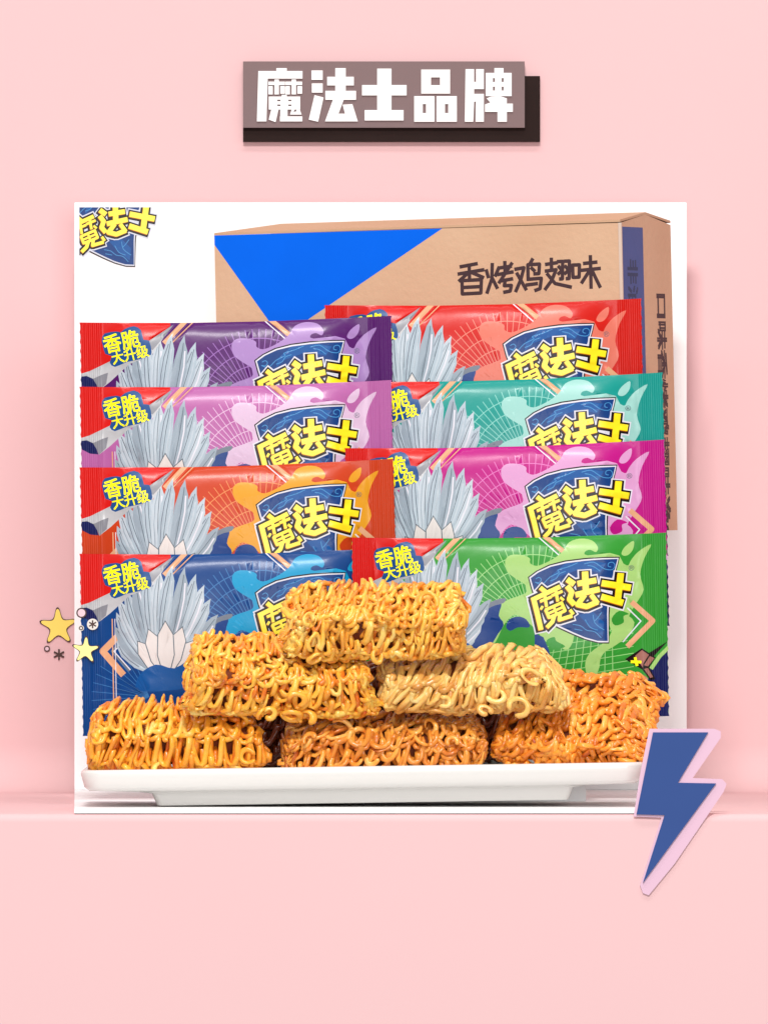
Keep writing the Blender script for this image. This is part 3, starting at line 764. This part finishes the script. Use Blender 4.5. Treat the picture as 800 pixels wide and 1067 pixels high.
m_plate = mat('sign_mauve', '#927a7a', rough=.85, spec=.15, col2='#8e7a7b', vscale=9)
m_dark = mat('sign_drop_shadow', '#322523', spec=.1, rough=.9, var=.05); m_let = mat('sign_white', (0.9, 0.885, 0.88, 1), rough=.6)
def px_slab(name, base, Y, th, mats, layers=(), drop=None, parent=None, org=(400, 106)):
    sc = S * K(Y)
    o = slab(name, base, th, mats, layers, drop=drop, org=org, sc=sc)
    l = P(org[0], org[1], Y)
    if parent: o.parent = parent; o.location = l - parent.location
    else: o.location = l
    return o
px_slab('drop_shadow_plate', [(253.4, 79.2), (562.3, 79.2), (562.3, 147.8), (253.4, 147.8)], WY - 0.0035, 0.003, [m_dark], parent=sg)  # dark plate built in place of the sign's drop shadow
px_slab('plate', [(253.4, 64), (546.4, 64), (546.4, 133), (253.4, 133)], WY - 0.0062, 0.0026, [m_plate], parent=sg)
ovp = [([(255, 66), (546, 66), (546, 132), (255, 132)], 2)]
px_slab('lettering', [(255, 66), (546, 66), (546, 132), (255, 132)], WY - 0.0071, 0.0008, [m_let, m_let], ovp + LT, drop=2, parent=sg)

# ------------------------------------------------------------------ lightning bolt on the counter front
def Zb(X, Y): return (X / 2.667 + 500, Y / 2.667 + 660)
bolt = mp_(Zb, [(480, 275), (633, 275), (549, 415), (655, 417), (452, 693), (512, 505), (434, 503)])
back_ = mp_(Zb, [(470, 265), (650, 265), (668, 272), (668, 290), (590, 402), (672, 405), (684, 418), (676, 440), (540, 640), (468, 728), (452, 722), (444, 700), (503, 512), (426, 509), (446, 380)])
m_bolt = mat('bolt_blue', '#405c9e', rough=.8, spec=.15, var=.02); m_lil = mat('bolt_lilac_glow', (0.72, 0.46, 0.585, 1), rough=.7)
be = empty('lightning_bolt_sign', P(700, 860, -0.4012))
tag(be, 'flat blue lightning bolt sign with a pale lilac plate standing for its glow, fixed to the counter front', 'sign')
px_slab('lilac_glow_plate', back_, -0.4010, 0.0008, [m_lil], parent=be, org=(700, 860))  # solid plate stands for the soft lilac glow round the bolt
px_slab('bolt', bolt, -0.4020, 0.0009, [m_bolt], parent=be, org=(700, 860))

# ------------------------------------------------------------------ stickers
m_out = mat('sticker_outline', '#4a2b22', rough=.6); m_star = mat('star_yellow', lin('#fadf64', .95), rough=.5, var=.03); m_star2 = mat('star_pale', lin('#fdf79b', .9), rough=.5)
m_swh = mat('sticker_white', '#f7f3ea', rough=.5); m_spk = mat('sticker_pink', '#fbd9e4', rough=.5)
def star(cx, cy, R_, r_, rot=0, n=4, rs=1.0):
    p = []
    for i in range(5):
        t = math.radians(-90 + 72 * i + rot); t2 = t + math.radians(36)
        for dt in (-.09, .09): p.append((cx + R_ * math.cos(t + dt), cy + R_ * math.sin(t + dt)))
        p.append((cx + r_ * math.cos(t2), cy + r_ * math.sin(t2)))
    return smooth_poly(p, n)
def sticker(name, label, outline, layers, mats, Y, c, cat='sticker', group=None):
    o = px_slab(name, outline, Y, 0.0005, mats, layers, org=c)
    tag(o, label, cat, group); return o
GR = 'little doodle stickers by the blue packet'
sticker('star_sticker', 'larger golden yellow star sticker with brown outline on the pink wall', star(61, 653, 19, 9.8, -2), [(star(61, 653, 17.3, 8.7, -2), 1)], [m_out, m_star], WY - 0.0007, (61, 653), group=GR)
YP = packs['blue'][0] - 0.0017
sticker('star_sticker', 'smaller pale yellow star sticker on the left edge of the blue packet', star(89.5, 677.5, 14, 6.9, 3), [(star(89.5, 677.5, 12.4, 5.9, 3), 1)], [m_out, m_star2], YP, (89.5, 677.5), group=GR)
sticker('ring_sticker', 'larger round pink ring sticker with dark outline on the blue packet edge', disc((85.2, 638.6), 5.4), [(disc((85.2, 638.6), 4.0), 1)], [m_out, m_spk], YP, (85, 638), group=GR)
sticker('ring_sticker', 'tiny dark green ring sticker between the pink ring and the pale star', disc((84.8, 654.5), 3.0), [(disc((84.8, 654.5), 2.3), 1), (disc((84.8, 654.5), 1.2), 2)], [m_swh, m_out, m_swh], YP, (84.8, 654.5), group=GR)
o_ = []
for k_ in range(3):
    t = math.radians(90 + 60 * k_); stroke([(96.8 - 4.2 * math.cos(t), 650.5 - 4.2 * math.sin(t)), (96.8 + 4.2 * math.cos(t), 650.5 + 4.2 * math.sin(t))], 1.5, 1, o_)
sticker('asterisk_sticker', 'dark asterisk on a white round sticker at the blue packet edge', disc((96.8, 650.5), 5.9, 28), o_, [m_swh, m_out], YP, (96.8, 650.5), group=GR)
sticker('ring_sticker', 'small dark ring outline sticker on the pink wall under the large star', disc((49.3, 676), 3.2), [(disc((49.3, 676), 1.9), 1)], [m_out, m_spk], WY - 0.0007, (49.3, 676), group=GR)
o_ = [([(50, 670), (75, 670), (75, 695), (50, 695)], 2)]
for k_ in range(3):
    t = math.radians(90 + 60 * k_); stroke([(61.8 - 6 * math.cos(t), 682 - 5.6 * math.sin(t)), (61.8 + 6 * math.cos(t), 682 + 5.6 * math.sin(t))], 1.8, 1, o_)
so = px_slab('asterisk_sticker', [(50, 670), (75, 670), (75, 695), (50, 695)], WY - 0.0007, 0.0005, [m_out, m_out], o_, drop=2, org=(61.8, 682))
tag(so, 'dark brown asterisk sticker alone on the pink wall', 'sticker', GR)
